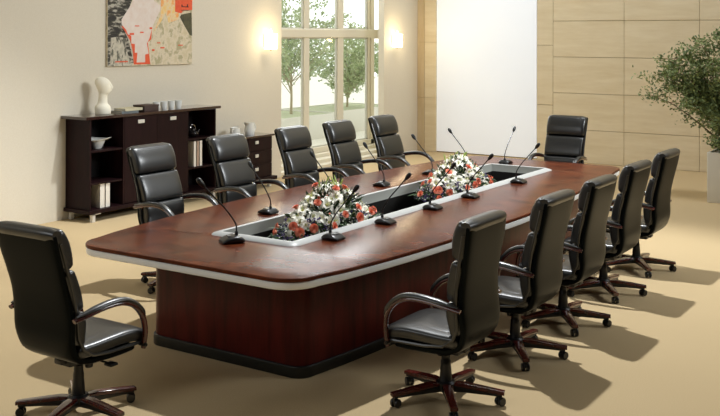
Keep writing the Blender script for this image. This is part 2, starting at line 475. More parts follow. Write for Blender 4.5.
        add_box(bm, (-.018, -.008, .022), (.012, .008, .058), 0, .003, 1, sw)
        add_lathe(bm, [(.006, .04), (.006, .066)], 10, 0, Matrix.Translation(q))
        obj('caster', bm, PL, lg)
    return c

proto = make_chair(); reclined = make_chair(.18, .07); tilted = make_chair(.085, 0); head_chair = make_chair(.16, .015)
GR = 'black leather conference chairs around the long table'
CH = [  # x, y, rotation, label
 (-.065, -3.72, PI/2, 'black leather armchair at the near head of the table, seen from behind'),
 (1.60, -2.34, PI, 'nearest black leather armchair on the right side of the table'),
 (1.60, -1.33, PI, 'second black leather armchair on the right side, behind the nearest one'),
 (1.60, -0.44, PI, 'third and middle black leather armchair in the right-hand row'),
 (1.56, 0.59, PI, 'fourth black leather armchair on the right side, second from the far end'),
 (1.53, 1.60, PI, 'farthest black leather armchair of the right-hand row'),
 (-1.645, -1.24, 0, 'black leather armchair in front of the sideboard, leftmost in the row facing the table'),
 (-1.645, -.20, 0, 'black leather armchair hiding part of the low drawer cabinet, left row'),
 (-1.645, .87, 0, 'middle black leather armchair of the left row, beside the drawer cabinet'),
 (-1.645, 1.75, 0, 'fourth black leather armchair of the left row, before the window panes'),
 (-1.635, 2.70, 0, 'farthest black leather armchair of the left row, near the window post'),
 (-.07, 3.62, -PI/2, 'black leather armchair at the far head of the table, beside the white screen'),
]
used = set()
for i, (x, y, rz, lab) in enumerate(CH):
    p = (proto if y < -2 else tilted) if rz == PI else (head_chair if i == 0 else reclined)
    o = p if p not in used else copy_tree(p)
    used.add(p)
    o.location = (x, y, 0); o.rotation_euler = (0, 0, rz); tag(o, lab, 'chair', GR)

# ------------------------------------------------------------------ microphones
def make_mic():
    m = empty('desk_microphone')
    bm = bmesh.new()
    st = [(-.060, .009, .040, .006), (-.055, .012, .050, .011), (-.04, .0175, .055, .017), (-.01, .020, .056, .020), (.025, .016, .055, .016), (.05, .011, .050, .010), (.058, .007, .044, .006)]
    loft(bm, [(x, z, w, h, 0, 1) for x, z, w, h in st], 20, 3.4)
    b = obj('mic_base', bm, M['plastic'], m)
    bm = bmesh.new(); add_box(bm, (.006, -.022, .028), (.026, .022, .0375), 0, .001, 1)
    obj('talk_button', bm, mat('grey_button', srgb(90, 92, 92), .4), b)
    bm = bmesh.new()
    pts = catmull([(-.025, 0, .034), (-.025, 0, .06), (-.018, 0, .10), (.03, 0, .17), (.09, 0, .235), (.15, 0, .30)], 5)
    add_tube(bm, pts, .0042, 8); add_lathe(bm, [(.010, .034), (.009, .052), (.005, .058)], 12, 0, Matrix.Translation((-.025, 0, 0)))
    obj('gooseneck', bm, M['plastic'], m)
    bm = bmesh.new()
    add_tube(bm, catmull([(.145, 0, .295), (.155, 0, .306), (.167, 0, .32), (.178, 0, .333), (.186, 0, .342)], 3),
             [.006, .008, .010, .012, .0135, .014, .0145, .0145, .014, .013, .0115, .009, .004], 12)
    obj('mic_head', bm, M['black'], m)
    return m
mic = make_mic()
MICS = [
 (-.07, -2.365, -PI*.68, 'gooseneck microphone at the near end of the tray, in front of its silver rim'),
 (.462, -1.89, 0, 'gooseneck microphone on the right side, directly before the near bouquet'),
 (.462, -1.19, 0, 'gooseneck microphone on the right side, just right of the near bouquet'),
 (.462, -0.44, 0, 'gooseneck microphone on the right side, before the left edge of the far bouquet'),
 (.462, 0.25, 0, 'gooseneck microphone on the right side, directly before the far bouquet'),
 (.462, 1.30, 0, 'gooseneck microphone on the right side nearest the far end of the tray'),
 (-.55, -1.36, PI, 'gooseneck microphone on the left side closest to the near end'),
 (-.55, -.48, PI, 'gooseneck microphone on the left side rising behind the near bouquet'),
 (-.55, .38, PI, 'gooseneck microphone on the left side between the two bouquets'),
 (-.55, 1.33, PI, 'gooseneck microphone on the left side behind the left edge of the far bouquet'),
 (-.55, 2.13, PI, 'gooseneck microphone on the left side rising above the far bouquet, before the white screen'),
 (-.25, 2.55, PI/2, 'gooseneck microphone at the far end of the tray, before the white screen'),
]
for i, (x, y, rz, lab) in enumerate(MICS):
    o = mic if i == 0 else copy_tree(mic)
    o.location = (x, y, .7601); o.scale = (1.18,)*3 if i else (1.34,)*3; o.rotation_euler = (0, 0, rz+R.uniform(-.08, .08)*(i > 0)); tag(o, lab, 'microphone', 'gooseneck microphones around the tray')

# ------------------------------------------------------------------ bouquets
def petal(bm, Mx, L, W, curl, mi, n=5):
    prev = None
    for i in range(n+1):
        t = i/n; w = W*math.sin(PI*min(1, (t*.86+.12)))**.8 if t < 1 else .0005
        r = L*(t-.12*t*t); z = L*(.75*t-curl*t*t*t)
        row = [bm.verts.new(Mx @ Vector((r, s*w, z+abs(s)*w*.35))) for s in (-1, 0, 1)]
        if prev:
            for k in (0, 1):
                f = bm.faces.new((prev[k], prev[k+1], row[k+1], row[k])); f.material_index = mi
        prev = row
def lily_mesh():
    bm = bmesh.new()
    for k in range(6):
        petal(bm, Matrix.Rotation(k*PI/3+(.1 if k % 2 else 0), 4, 'Z'), .082, .026 if k % 2 else .021, .75, 0)
    add_lathe(bm, [(.002, -.02), (.008, .0), (.012, .012), (.003, .018)], 8, 1)
    for k in range(5):
        a = k*2*PI/5; add_tube(bm, [(0, 0, .01), (.014*math.cos(a), .014*math.sin(a), .05)], [.001, .0025], 4, 1)
    return bm
def rose_mesh():
    bm = bmesh.new()
    for ring, (n, rr, tilt, sz) in enumerate([(3, .008, .2, .02), (4, .014, .35, .024), (5, .022, .7, .027), (6, .028, 1.1, .028)]):
        for k in range(n):
            a = 2*PI*k/n+ring*.5
            rows = []
            for i in range(4):
                t = i/3
                row = []
                for j in range(5):
                    s = (j-2)/2; b = a+s*PI/n*1.25
                    r = rr*(.35+.65*t)+.010*tilt*t*t; z = sz*t*(1.25-.5*tilt)+.004-(.006*tilt*t*t)-abs(s)**2*.006*t
                    row.append(bm.verts.new((r*math.cos(b), r*math.sin(b), z)))
                rows.append(row)
            for x, y in zip(rows, rows[1:]):
                for j in range(4): bm.faces.new((x[j], x[j+1], y[j+1], y[j]))
    add_lathe(bm, [(.004, -.012), (.016, -.004), (.02, .006), (.008, .012)], 10, 0)
    return bm
def leafq(bm, p, d, L, W, up=None, mi=0):
    d = d.normalized(); s = d.cross(up or Vector((R.uniform(-1, 1), R.uniform(-1, 1), R.uniform(.2, 1)))).normalized()
    n = s.cross(d)
    a = bm.verts.new(p); e = bm.verts.new(p+d*L-n*L*.12)
    q = [bm.verts.new(p+d*L*.4+s*W*.5+n*W*.12), bm.verts.new(p+d*L*.4-s*W*.5+n*W*.12), bm.verts.new(p+d*L*.75+s*W*.33), bm.verts.new(p+d*L*.75-s*W*.33)]
    for fv in ((a, q[0], q[1]), (q[0], q[2], q[3], q[1]), (q[2], e, q[3])):
        f = bm.faces.new(fv); f.material_index = mi

lily0 = rose0 = None
def bouquet(cy, label, rx, ry, rz, seed, px=0):
    global lily0, rose0, R
    R = random.Random(seed)
    B = empty('flower_arrangement', (0, cy, .371)); tag(B, label, 'flowers', 'flower arrangements in the table tray')
    bm = bmesh.new()
    add_box(bm, (-.2, -ry*.62, 0), (.2, ry*.62, .35), 0, .02)
    obj('flower_trough', bm, M['well'], B)
    z0 = .335
    def surf(th, ph, k=1.0):      # th azimuth, ph elevation 0..pi/2
        c = math.cos(ph)
        lift = 1-c**1.25 if c < 1 else 0
        return Vector((rx*c*math.cos(th)*k, ry*c*math.sin(th)*k, z0+rz*lift*k))
    def nrm(v): return Vector((v.x/rx/rx, v.y/ry/ry, max(.02, (v.z-z0))/rz/rz)).normalized()
    bm = bmesh.new()
    for i in range(1250):
        ph = math.asin(R.random()**1.5); v = surf(R.uniform(0, 2*PI), ph, R.uniform(.5, 1.04)); d = nrm(v)+Vector((R.uniform(-.7, .7), R.uniform(-.7, .7), R.uniform(-.6, .5)))
        leafq(bm, v, d, R.uniform(.04, .085), R.uniform(.012, .024))
    for i in range(34):           # long drooping blades at the skirt
        th = R.uniform(0, 2*PI); v = surf(th, .12, .75); d = Vector((math.cos(th)*.5, math.sin(th), .05+R.uniform(-.1, .35)))
        leafq(bm, v, d, R.uniform(.14, .26), .016)
    obj('foliage', bm, M['fgreen'], B)
    bm = bmesh.new()
    for i in range(620):
        ph = math.asin(R.random()); v = surf(R.uniform(0, 2*PI), ph, R.uniform(.9, 1.12))
        s = R.uniform(.003, .0055)
        Mx = Matrix.Translation(v)
        t = bmesh.new(); bmesh.ops.create_icosphere(t, subdivisions=1, radius=s); merge(bm, t, 0, Mx)
    tag(obj('small_white_blossoms', bm, M['tiny'], B), kind='stuff')
    bm = bmesh.new()
    for i in range(84):
        th = R.uniform(0, 2*PI); v = surf(th, R.uniform(.02, .75), 1.03)
        for j in range(9):
            t = bmesh.new(); bmesh.ops.create_icosphere(t, subdivisions=1, radius=R.uniform(.004, .007))
            merge(bm, t, 0, Matrix.Translation(v+Vector((R.gauss(0, .012), R.gauss(0, .012), R.gauss(0, .014)))))
    tag(obj('purple_blossoms', bm, M['purple'], B), kind='stuff')
    for i in range(5):
        v = surf(R.uniform(0, 6), 1.35+R.uniform(-.1, .1), .97); a_ = R.uniform(0, 6); t = Vector((.04*math.cos(a_), .04*math.sin(a_), R.uniform(.06, .10)))
        bm = bmesh.new(); add_tube(bm, [v, v+t*.4, v+t*.75, v+t], [.002, .007, .006, .001], 6)
        obj('lily_bud', bm, M['fbright'], B)
    taken = []; fixed = []
    def place(kind, name, n, lo, hi, gap, smin, smax, thf=None):
        global lily0, rose0
        c = 0; tries = 0
        while c < n and tries < 4000:
            tries += 1
            ph = math.asin(R.uniform(math.sin(lo), math.sin(hi))); th = R.uniform(0, 2*PI)
            if thf: th, ph = thf[c]; th = math.atan2(math.sin(th)*1.6, math.cos(th))
            v = surf(th, ph, 1.09 if kind == 'rose' else 1.0)
            if any(w is not None and (v-w).length < gap for w in taken): continue
            taken.append(v)
            if kind == 'lily':
                if lily0 is None: lily0 = obj(name, lily_mesh(), [M['lily'], M['lilyc']], B); o = lily0
                else: o = lily0.copy(); COL.objects.link(o); o.parent = B
            else:
                if rose0 is None: rose0 = obj(name, rose_mesh(), M['rose'], B); o = rose0
                else: o = rose0.copy(); COL.objects.link(o); o.parent = B
            d = nrm(v)+Vector((R.uniform(-.35, .35), R.uniform(-.35, .35), R.uniform(-.1, .35)))
            o.location = v-d.normalized()*(.02 if kind == 'lily' else .0)
            o.rotation_euler = d.to_track_quat('Z', 'Y').to_euler(); o.scale = (R.uniform(smin, smax),)*3
            c += 1
    for q in range(8):                       # a row of roses along the low right-hand side
        taken.append(None); fixed.append((R.uniform(-.16, .16)+(q-3.5)/3.5*1.15, .50+R.uniform(-.08, .14)))
    place('rose', 'rose', 8, 0, 1, 0, .85, 1.05, fixed)
    place('rose', 'rose', 10, .2, .6, .08, .75, .95)
    place('rose', 'rose', 10, .65, 1.35, .09, .7, .9)
    place('lily', 'lily', 56, .62, 1.55, .046, .7, .95)
    place('lily', 'lily', 9, .12, .45, .075, .7, .95)
    return B
bouquet(-1.29, 'near bouquet of white lilies and orange roses in the table tray', .25, .58, .36, 3)
bouquet(.86, 'far bouquet of white lilies and orange roses in the table tray, before the screen', .24, .62, .36, 11)

# ------------------------------------------------------------------ sideboard
XB, XF = -4.92, -4.50
SB = empty('sideboard', (-4.7, 1.38, 0))
tag(SB, 'long dark espresso sideboard with open shelves at both ends, against the left wall', 'sideboard')
def cpart(name, bm, m, p, sm=False):
    for v in bm.verts: v.co -= p_off
    return obj(name, bm, m, p, sm)
p_off = Vector((-4.7, 1.38, 0))
ys = [.27, .80, 1.36, 1.92, 2.47]
bm = bmesh.new(); add_box(bm, (XB-.005, .20, 1.205), (XF+.02, 2.55, 1.24), 0, .003, 1); cpart('cabinet_top', bm, M['cabtop'], SB)
for y in (ys[0], ys[1]-.011, ys[3]-.011, ys[4]-.022, ys[2]-.011):
    bm = bmesh.new(); add_box(bm, (XB, y, .145), (XF-(.03 if y == ys[2]-.011 else 0), y+.022, 1.205), 0, .001, 1); cpart('side_panel', bm, M['cab'], SB)
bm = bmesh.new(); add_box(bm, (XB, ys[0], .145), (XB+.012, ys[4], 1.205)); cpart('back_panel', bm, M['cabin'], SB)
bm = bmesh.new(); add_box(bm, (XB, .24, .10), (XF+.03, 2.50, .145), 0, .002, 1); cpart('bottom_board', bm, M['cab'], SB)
for a, b in ((0, 1), (3, 4)):
    for z in (.445, .825):
        bm = bmesh.new(); add_box(bm, (XB+.012, ys[a]+.012, z-.011), (XF-.01, ys[b]-.012, z+.011)); cpart('shelf', bm, M['cab'], SB)
for a, b in ((1, 2), (2, 3)):
    bm = bmesh.new(); add_box(bm, (XF-.018, ys[a]+(.013 if a == 1 else .001), .152), (XF+.002, ys[b]-(.002 if a == 1 else .013), 1.20), 0, .001, 1)
    d = cpart('door', bm, M['cab'], SB)
    bm = bmesh.new(); yc = (ys[a]+ys[b])/2; add_box(bm, (XF+.002, yc-.055, 1.11), (XF+.014, yc+.055, 1.155), 0, .003, 1)
    cpart('handle', bm, M['handle'], d)
for y in (.30, 2.40):
    for x in (XB+.02, XF-.03):
        bm = bmesh.new(); add_box(bm, (x, y, 0), (x+.045, y+.045, .10), 0, .002, 1); add_box(bm, (x-.0, y, .085), (x+.045, y+.13 if y < 1 else y+.045, .10), 0, .002, 1)
        cpart('foot', bm, M['handle'], SB)

DC = empty('drawer_cabinet', (-4.7, 3.1, 0)); tag(DC, 'low dark drawer cabinet with small square handles, right of the tall sideboard', 'cabinet')
p_off = Vector((-4.7, 3.1, 0))
bm = bmesh.new(); add_box(bm, (XB-.005, 2.56, .735), (XF+.02, 3.74, .762), 0, .003, 1); cpart('cabinet_top', bm, M['cabtop'], DC)
bm = bmesh.new(); add_box(bm, (XB, 2.60, .15), (XF-.02, 3.70, .735)); cpart('carcass', bm, M['cab'], DC)
bm = bmesh.new(); add_box(bm, (XB, 2.57, .10), (XF+.05, 3.76, .15), 0, .002, 1); cpart('bottom_board', bm, M['cab'], DC)
for k in range(3):
    z0 = .157+k*.193
    bm = bmesh.new(); add_box(bm, (XF-.02, 3.17, z0), (XF, 3.695, z0+.187), 0, .002, 1); d = cpart('drawer', bm, M['cab'], DC)
    bm = bmesh.new(); add_box(bm, (XF, 3.305, z0+.10), (XF+.014, 3.375, z0+.145), 0, .003, 1); cpart('handle', bm, M['handle'], d)
bm = bmesh.new(); add_box(bm, (XF-.02, 2.605, .157), (XF, 3.164, .73), 0, .002, 1); d = cpart('door', bm, M['cab'], DC)
for y in (2.62, 3.62):
    for x in (XB+.02, XF-.03):
        bm = bmesh.new(); add_box(bm, (x, y, 0), (x+.045, y+.045, .10), 0, .002, 1); cpart('foot', bm, M['handle'], DC)

# bust
ZT = 1.2402
B = bmesh.new()
def ell_loft(bm, st, n=24):
    rings = []
    for z, cx, cy, rx, ry in st:
        rings.append([bm.verts.new((cx+rx*math.cos(2*PI*i/n), cy+ry*math.sin(2*PI*i/n), z)) for i in range(n)])
    for a, b in zip(rings, rings[1:]):
        for i in range(n): bm.faces.new((a[i], a[(i+1) % n], b[(i+1) % n], b[i]))
    bm.faces.new(rings[0]); bm.faces.new(rings[-1])
# faces +y (towards the window), slender neck on rounded shoulders
ell_loft(B, [(0, 0, 0, .080, .086), (.012, 0, 0, .086, .094), (.06, 0, 0, .090, .098), (.095, 0, -.004, .084, .092), (.115, 0, -.006, .070, .076), (.13, 0, -.006, .056, .062), (.15, 0, -.004, .050, .056),
             (.20, 0, -.002, .046, .052), (.23, 0, .0, .046, .052), (.243, 0, .004, .046, .056), (.252, 0, .010, .048, .062), (.265, 0, .014, .052, .067), (.285, 0, .014, .057, .073), (.30, 0, .012, .060, .078), (.315, 0, .010, .063, .083), (.33, 0, .008, .065, .087), (.345, 0, .004, .067, .090),
             (.36, 0, .002, .068, .095), (.39, 0, -.006, .068, .092), (.415, 0, -.014, .060, .080), (.435, 0, -.020, .046, .060), (.448, 0, -.024, .028, .038), (.454, 0, -.026, .010, .014)], 56)
for v in B.verts:                                # face modelling: brow, nose and chin on the +y side
    if v.co.y > .02 and v.co.z > .24:
        x, z = v.co.x, v.co.z
        v.co.y += .026*math.exp(-(x/.013)**2)*math.exp(-((z-.325)/.03)**2)
        v.co.y -= .02*math.exp(-((abs(x)-.028)/.014)**2)*math.exp(-((z-.352)/.014)**2)
        v.co.y += .008*math.exp(-(x/.02)**2)*math.exp(-((z-.285)/.008)**2)
tmp = B
for v in B.verts: v.co = Matrix.Rotation(-.75, 3, 'Z') @ v.co
bo = obj('head_sculpture', tmp, M['plaster'], ang=80); bo.location = (-4.68, .63, ZT)
tag(bo, 'white plaster head sculpture with slender neck at the left end of the sideboard', 'sculpture')

# books on top
def book(name, y0, y1, x0, x1, z, h, m, label, rz=0, pages=True):
    r = empty(name, ((x0+x1)/2, (y0+y1)/2, z), rz); tag(r, label, 'book', 'books lying on the sideboard')
    hx, hy = (x1-x0)/2, (y1-y0)/2
    bm = bmesh.new(); t = min(.004, h*.2)
    add_box(bm, (-hx, -hy, 0), (hx, hy, t)); add_box(bm, (-hx, -hy, h-t), (hx, hy, h)); add_box(bm, (hx-.004, -hy, t), (hx, hy, h-t))
    obj('cover', bm, m, r, False)
    obj('pages', box((-hx+.004, -hy+.004, t), (hx-.004, hy-.004, h-t)), M['paper'], r, False)
book('book', .86, 1.14, -4.80, -4.60, ZT, .022, M['bookgrey'], 'thin grey book lying at the bottom of the stack beside the sculpture')
book('book', .90, 1.20, -4.79, -4.59, ZT+.0225, .03, M['bookcream'], 'cream book lying on the thin grey book beside the sculpture', .04)
bx = obj('wooden_box', box((-.10, -.125, 0), (.10, .125, .075), 0, .003), M['bookdark'])
bx.location = (-4.68, 1.345, ZT); tag(bx, 'dark brown box on the sideboard between the books and the cups', 'box')
obj('lid', box((-.103, -.128, .056), (.103, .128, .078), 0, .002), M['bookdark'], bx, False)

# cups
def cup_mesh(r=.05, h=.10):
    bm = bmesh.new(); add_lathe(bm, [(r*.72, 0), (r*.76, .004), (r*.86, h*.4), (r, h), (r*.93, h), (r*.8, h*.4), (r*.68, .008)], 24); return bm
cups = ['leftmost of the four white cups in a row on the sideboard', 'second from left of the four white cups on the sideboard', 'third from left of the four white cups on the sideboard', 'rightmost of the four white cups in a row on the sideboard']
c0 = None
for i, lab in enumerate(cups):
    if c0 is None: c0 = obj('cup', cup_mesh(), M['white']); o = c0
    else: o = c0.copy(); COL.objects.link(o)
    o.location = (-4.68, 1.53+.133*i, ZT); tag(o, lab, 'cup', 'white cups on the sideboard')
# bowl on the upper left shelf
bm = bmesh.new(); add_lathe(bm, [(.055, 0), (.06, .008), (.085, .06), (.10, .095), (.17, .118), (.172, .124), (.10, .108), (.075, .07), (.05, .02)], 28)
for v in bm.verts:
    if v.co.z > .1: v.co.z += .012*math.sin(2*math.atan2(v.co.y, v.co.x)+.6)
o = obj('brimmed_bowl', bm, M['white'], loc=(-4.69, .545, .8362)); tag(o, 'white bowl with a wide wavy brim on the upper left shelf', 'bowl')
# teapot on the upper right shelf
tp = empty('teapot', (-4.66, 2.19, .8362)); tag(tp, 'dark glossy teapot on the upper right shelf of the sideboard', 'teapot')
gm = mat('dark_glaze', srgb(34, 30, 30), .12, coat=1)
bm = bmesh.new(); add_lathe(bm, [(.04, 0), (.065, .015), (.08, .045), (.07, .075), (.04, .092), (.032, .094)], 24); bod = obj('pot_body', bm, gm, tp)
bm = bmesh.new(); add_lathe(bm, [(.036, .094), (.03, .104), (.008, .11), (.011, .122), (.004, .128)], 20); obj('lid', bm, gm, tp)
bm = bmesh.new(); add_tube(bm, catmull([(0, .07, .04), (0, .10, .06), (0, .125, .09)], 4), [.014]*3+[.012]*3+[.008]*3, 10); obj('spout', bm, gm, tp)
bm = bmesh.new(); add_tube(bm, catmull([(0, -.05, .085), (0, -.045, .13), (0, 0, .165), (0, .045, .13), (0, .05, .085)], 5), .0045, 8); obj('handle', bm, M['chrome'], tp)
# binders
bi = None
def binder(y, z, h, m, lab, grp, w=.055):
    r = empty('binder', (-4.66, y, z)); tag(r, lab, 'binder', grp)
    bm = bmesh.new(); add_box(bm, (-.13, -w/2, 0), (.13, -w/2+.003, h)); add_box(bm, (-.13, w/2-.003, 0), (.13, w/2, h)); add_box(bm, (.127, -w/2, 0), (.13, w/2, h))
    obj('cover', bm, m, r, False)
    obj('papers', box((-.12, -w/2+.004, .005), (.12, w/2-.004, h-.015)), M['paper2'], r, False)
    return r
binder(.49, .1453, .285, M['paper'], 'left white binder on the bottom left shelf of the sideboard', 'binders on the bottom left shelf', .075)
binder(.575, .1453, .28, M['paper'], 'right white binder on the bottom left shelf of the sideboard', 'binders on the bottom left shelf', .07)
for k, (m, w, lab) in enumerate([('paper', .05, 'leftmost pale binder on the middle right shelf'), ('paper3', .035, 'thin tan binder in the middle of the right shelf'), ('paper', .05, 'rightmost pale binder on the middle right shelf')]):
    binder(2.09+k*.058, .4562, .335, M[m], lab, 'binders on the middle right shelf', w)
# jugs
def jug(x, y, lab, r, h, rz, tilt=0):
    e = empty('jug', (x, y, .7622), rz); tag(e, lab, 'jug')
    bm = bmesh.new(); add_lathe(bm, [(r*.9, 0), (r*.95, .006), (r, h*.4), (r*.92, h*.8), (r*.98, h), (r*.9, h), (r*.84, h*.8), (r*.9, h*.3), (r*.8, .012)], 24)
    for v in bm.verts:
        if v.co.x > r*.6 and v.co.z > h*.85: v.co.x += .03*(v.co.z/h); v.co.z += .008
    obj('jug_body', bm, M['white'], e)
    bm = bmesh.new(); add_tube(bm, catmull([(-r*.9, 0, h*.85), (-r*1.5, 0, h*.85), (-r*1.75, 0, h*.55), (-r*1.4, 0, h*.25), (-r*.92, 0, h*.2)], 5), .008, 8); obj('handle', bm, M['white'], e)
jug(-4.68, 3.40, 'tall white jug at the right end of the low drawer cabinet', .075, .175, -PI/2)
jug(-4.68, 3.08, 'smaller white jug left of the tall one on the drawer cabinet', .075, .125, PI*.62)

# ------------------------------------------------------------------ painting
PY0, PY1, PZ0, PZ1 = .895, 2.42, 1.805, 3.0
PT = empty('canvas_painting', (XL, (PY0+PY1)/2, PZ0)); tag(PT, 'unframed abstract canvas in white, orange, black and beige on the left wall', 'painting')
PW, PH = PY1-PY0, PZ1-PZ0
def paintmat(name, c1, c2, c3, sc, st=(1, 1, 1)):
    m = mat(name, c1, .7, vary=(sc, c3, st, 8), bump=(30, .3, .004))
    cr = [n for n in m.node_tree.nodes if n.type == 'VALTORGB'][0].color_ramp
    cr.interpolation = 'LINEAR'; e = cr.elements.new(.5); e.color = c2
    cr.elements[0].position = .40; cr.elements[-1].position = .60
    return m
pm = [paintmat('paint_beige', srgb(206, 192, 158), srgb(220, 206, 180), srgb(176, 166, 130), 9),
      paintmat('paint_black', srgb(44, 42, 36), srgb(70, 66, 56), srgb(180, 174, 158), 9, (1, 1, 3)),
      mat('paint_pale_pink', srgb(228, 216, 206), .7, vary=(14, srgb(222, 204, 190), (1, 1, 1), 5)),
      mat('paint_orange', srgb(232, 98, 58), .7, vary=(20, srgb(222, 84, 48), (1, 1, 1), 3)),
      paintmat('paint_grey_blocks', srgb(176, 170, 152), srgb(206, 198, 178), srgb(98, 96, 84), 10, (1, 2, 1)),
      paintmat('paint_yellow', srgb(236, 196, 120), srgb(228, 206, 164), srgb(238, 166, 92), 10),
      mat('paint_olive', srgb(96, 92, 62), .7, vary=(12, srgb(64, 62, 44), (1, 1, 1), 4)),
      mat('paint_ink', srgb(60, 34, 26), .7)]
obj('canvas', box((.004, -PW/2, 0), (.035, PW/2, PH), 0, .002, 1), pm[0], PT, False)
bm = bmesh.new()
lay = [0]
def patch(pts, mi):
    """pts in photo fractions u (0..1 left-right), v (0..1 bottom-up over the visible lower 0.83 m)"""
    lay[0] += 1
    x0 = .035+.0002; x1 = x0+.0004+lay[0]*.00022
    P = [(-PW/2+u*PW, v*.845) for u, v in pts]
    P = [(max(-PW/2+.002, min(PW/2-.002, a)), max(.002, min(PH-.002, b))) for a, b in P]
    f0 = [bm.verts.new((x0, a, b)) for a, b in P]; f1 = [bm.verts.new((x1, a, b)) for a, b in P]
    f = bm.faces.new(f1); f.material_index = mi
    for i in range(len(P)):
        g_ = bm.faces.new((f0[i], f0[(i+1) % len(P)], f1[(i+1) % len(P)], f1[i])); g_.material_index = mi
patch([(0, 0), (.27, 0), (.30, .3), (.2, .5), (.0, .55)], 4)
patch([(0, .42), (.1, .44), (.22, .42), (.16, .62), (.27, 1.0), (.27, 1.42), (0, 1.42)], 1)
patch([(0, .02), (.03, .02), (.035, .5), (0, .5)], 1)
patch([(.22, .44), (.26, .2), (.29, .05), (.25, .04), (.2, .3)], 1)
patch([(.52, .52), (.6, .78), (.62, 1.42), (.87, 1.42), (.82, .72), (.7, .66), (.66, .82), (.6, .66)], 5)
patch([(.86, .8), (.99, .84), (1, .46), (.97, .47), (.9, .62), (.84, .76)], 6)
patch([(.15, .6), (.2, .5), (.25, .38), (.28, .2), (.29, .02), (.48, .02), (.465, .2), (.45, .36), (.49, .40), (.5, .62), (.3, .68)], 3)
patch([(.32, .05), (.42, .05), (.42, .17), (.46, .18), (.44, .34), (.47, .42), (.5, .58), (.56, .76), (.6, .86), (.6, .94), (.52, 1.0), (.5, 1.42), (.3, 1.42), (.27, .96), (.15, .70), (.155, .62),
       (.2, .55), (.22, .48), (.26, .46), (.26, .34), (.3, .33), (.3, .2), (.33, .2)], 2)
patch([(.78, .84), (.86, .82), (.88, .86), (1, .88), (1, 1.42), (.78, 1.42)], 3)
for u, v, w, h in ((.50, .22, .03, .03), (.6, .26, .05, .02), (.56, .34, .04, .015), (.24, .47, .05, .03), (.36, .5, .04, .02), (.47, .56, .03, .03), (.82, .3, .06, .015), (.08, .06, .14, .018), (.3, .6, .05, .014)):
    patch([(u, v), (u+w, v), (u+w, v+h), (u, v+h)], 3)
for u, v, w, h in ((.86, .92, .012, .04), (.86, .92, .09, .014), (.93, .92, .012, .05), (.86, .865, .09, .01)):
    patch([(u, v), (u+w, v), (u+w, v+h), (u, v+h)], 7)
obj('paint_layer', bm, pm, PT, False)

# ------------------------------------------------------------------ wall lamps
def sconce(y, lab):
    e = empty('wall_lamp', (XL, y, 2.02)); tag(e, lab, 'wall lamp', 'glowing wall lamps beside the window')
    obj('back_plate', box((0, -.05, 0), (.02, .05, .2), 0, .004), M['brass'], e, False)
    bm = bmesh.new()
    t = bmesh.new(); add_lathe(t, [(.085, -.03), (.097, -.02), (.097, .20), (.09, .21), (.086, .20), (.084, -.01)], 28)
    for v in t.verts: v.co.x = v.co.x+.1
    merge(bm, t, 0)
    obj('glass_shade', bm, M['lamp'], e)
    bm = bmesh.new(); add_lathe(bm, [(.012, .16), (.024, .20), (.026, .23), (.012, .27), (.003, .285)], 14, 0, Matrix.Translation((.1, 0, 0))); obj('bulb', bm, M['flame'], e)
    bm = bmesh.new(); add_lathe(bm, [(.004, -.055), (.010, -.05), (.010, -.035), (.05, -.028), (.05, -.02)], 14, 0, Matrix.Translation((.1, 0, 0))); add_tube(bm, [(.01, 0, -.03), (.1, 0, -.03)], .008, 8)
    obj('finial', bm, M['brass'], e)
    l = bpy.data.lights.new('wall_lamp_light', 'POINT'); l.energy = 11; l.color = (1, .80, .48); l.shadow_soft_size = .09
    lo = bpy.data.objects.new('wall_lamp_light', l); COL.objects.link(lo); lo.location = (XL+.24, y, 2.16)
sconce(4.08, 'glowing wall lamp on the left wall, left of the tall window')
sconce(7.80, 'glowing wall lamp on the narrow wall right of the tall window')

# ------------------------------------------------------------------ plants
def tree(name, lab, cat, loc, trunk_h, crown, nleaf, ls, leafm, barkm, seed, branches=22, cz=None, grp=None, spread=None):
    global R
    R = random.Random(seed)
    e = empty(name, loc); tag(e, lab, cat, grp)
    bm = bmesh.new(); tips = []
    rx, ry, rz = crown; cz = cz or trunk_h+rz*.8
    pts = catmull([(0, 0, -.06), (.02, -.01, trunk_h*.5), (-.01, .02, trunk_h), (0, 0, cz+rz*.5)], 4)
    add_tube(bm, pts, [.035*(1-.8*i/len(pts))*max(1, rz) for i in range(len(pts))], 8)
    for i in range(branches):
        s = pts[int(len(pts)*R.uniform(.35, .85))]
        th = R.uniform(0, 2*PI); el = R.uniform(-.3, 1.3); q = R.uniform(.75, 1)
        t = Vector((rx*math.cos(th)*math.cos(el)*q, ry*math.sin(th)*math.cos(el)*q, cz+rz*math.sin(el)*q))
        mid = s.lerp(t, .5)+Vector((R.uniform(-.1, .1), R.uniform(-.1, .1), R.uniform(.0, .12)))
        pp = catmull([s, mid, t], 4); add_tube(bm, pp, [.011*(1-.8*k/len(pp))*max(1, rz) for k in range(len(pp))], 5)
        tips += [(pp[k], (t-s).normalized()) for k in range(2, len(pp))]
    obj('trunk', bm, barkm, e)
    bm = bmesh.new()
    cl = []
    for p, d in tips:
        for k in range(2): cl.append((p+Vector((R.gauss(0, .07), R.gauss(0, .07), R.gauss(0, .06)))*max(1, rz), d))
    for i in range(nleaf):
        p, d = cl[R.randrange(len(cl))]
        v = p+Vector((R.gauss(0, .07), R.gauss(0, .07), R.gauss(0, .05)))*max(1, rz*1.1)
        leafq(bm, v, d+Vector((R.uniform(-1, 1), R.uniform(-1, 1), R.uniform(-.6, .8))), ls*R.uniform(.7, 1.3), ls*.55)
    obj('foliage', bm, leafm, e)
    return e
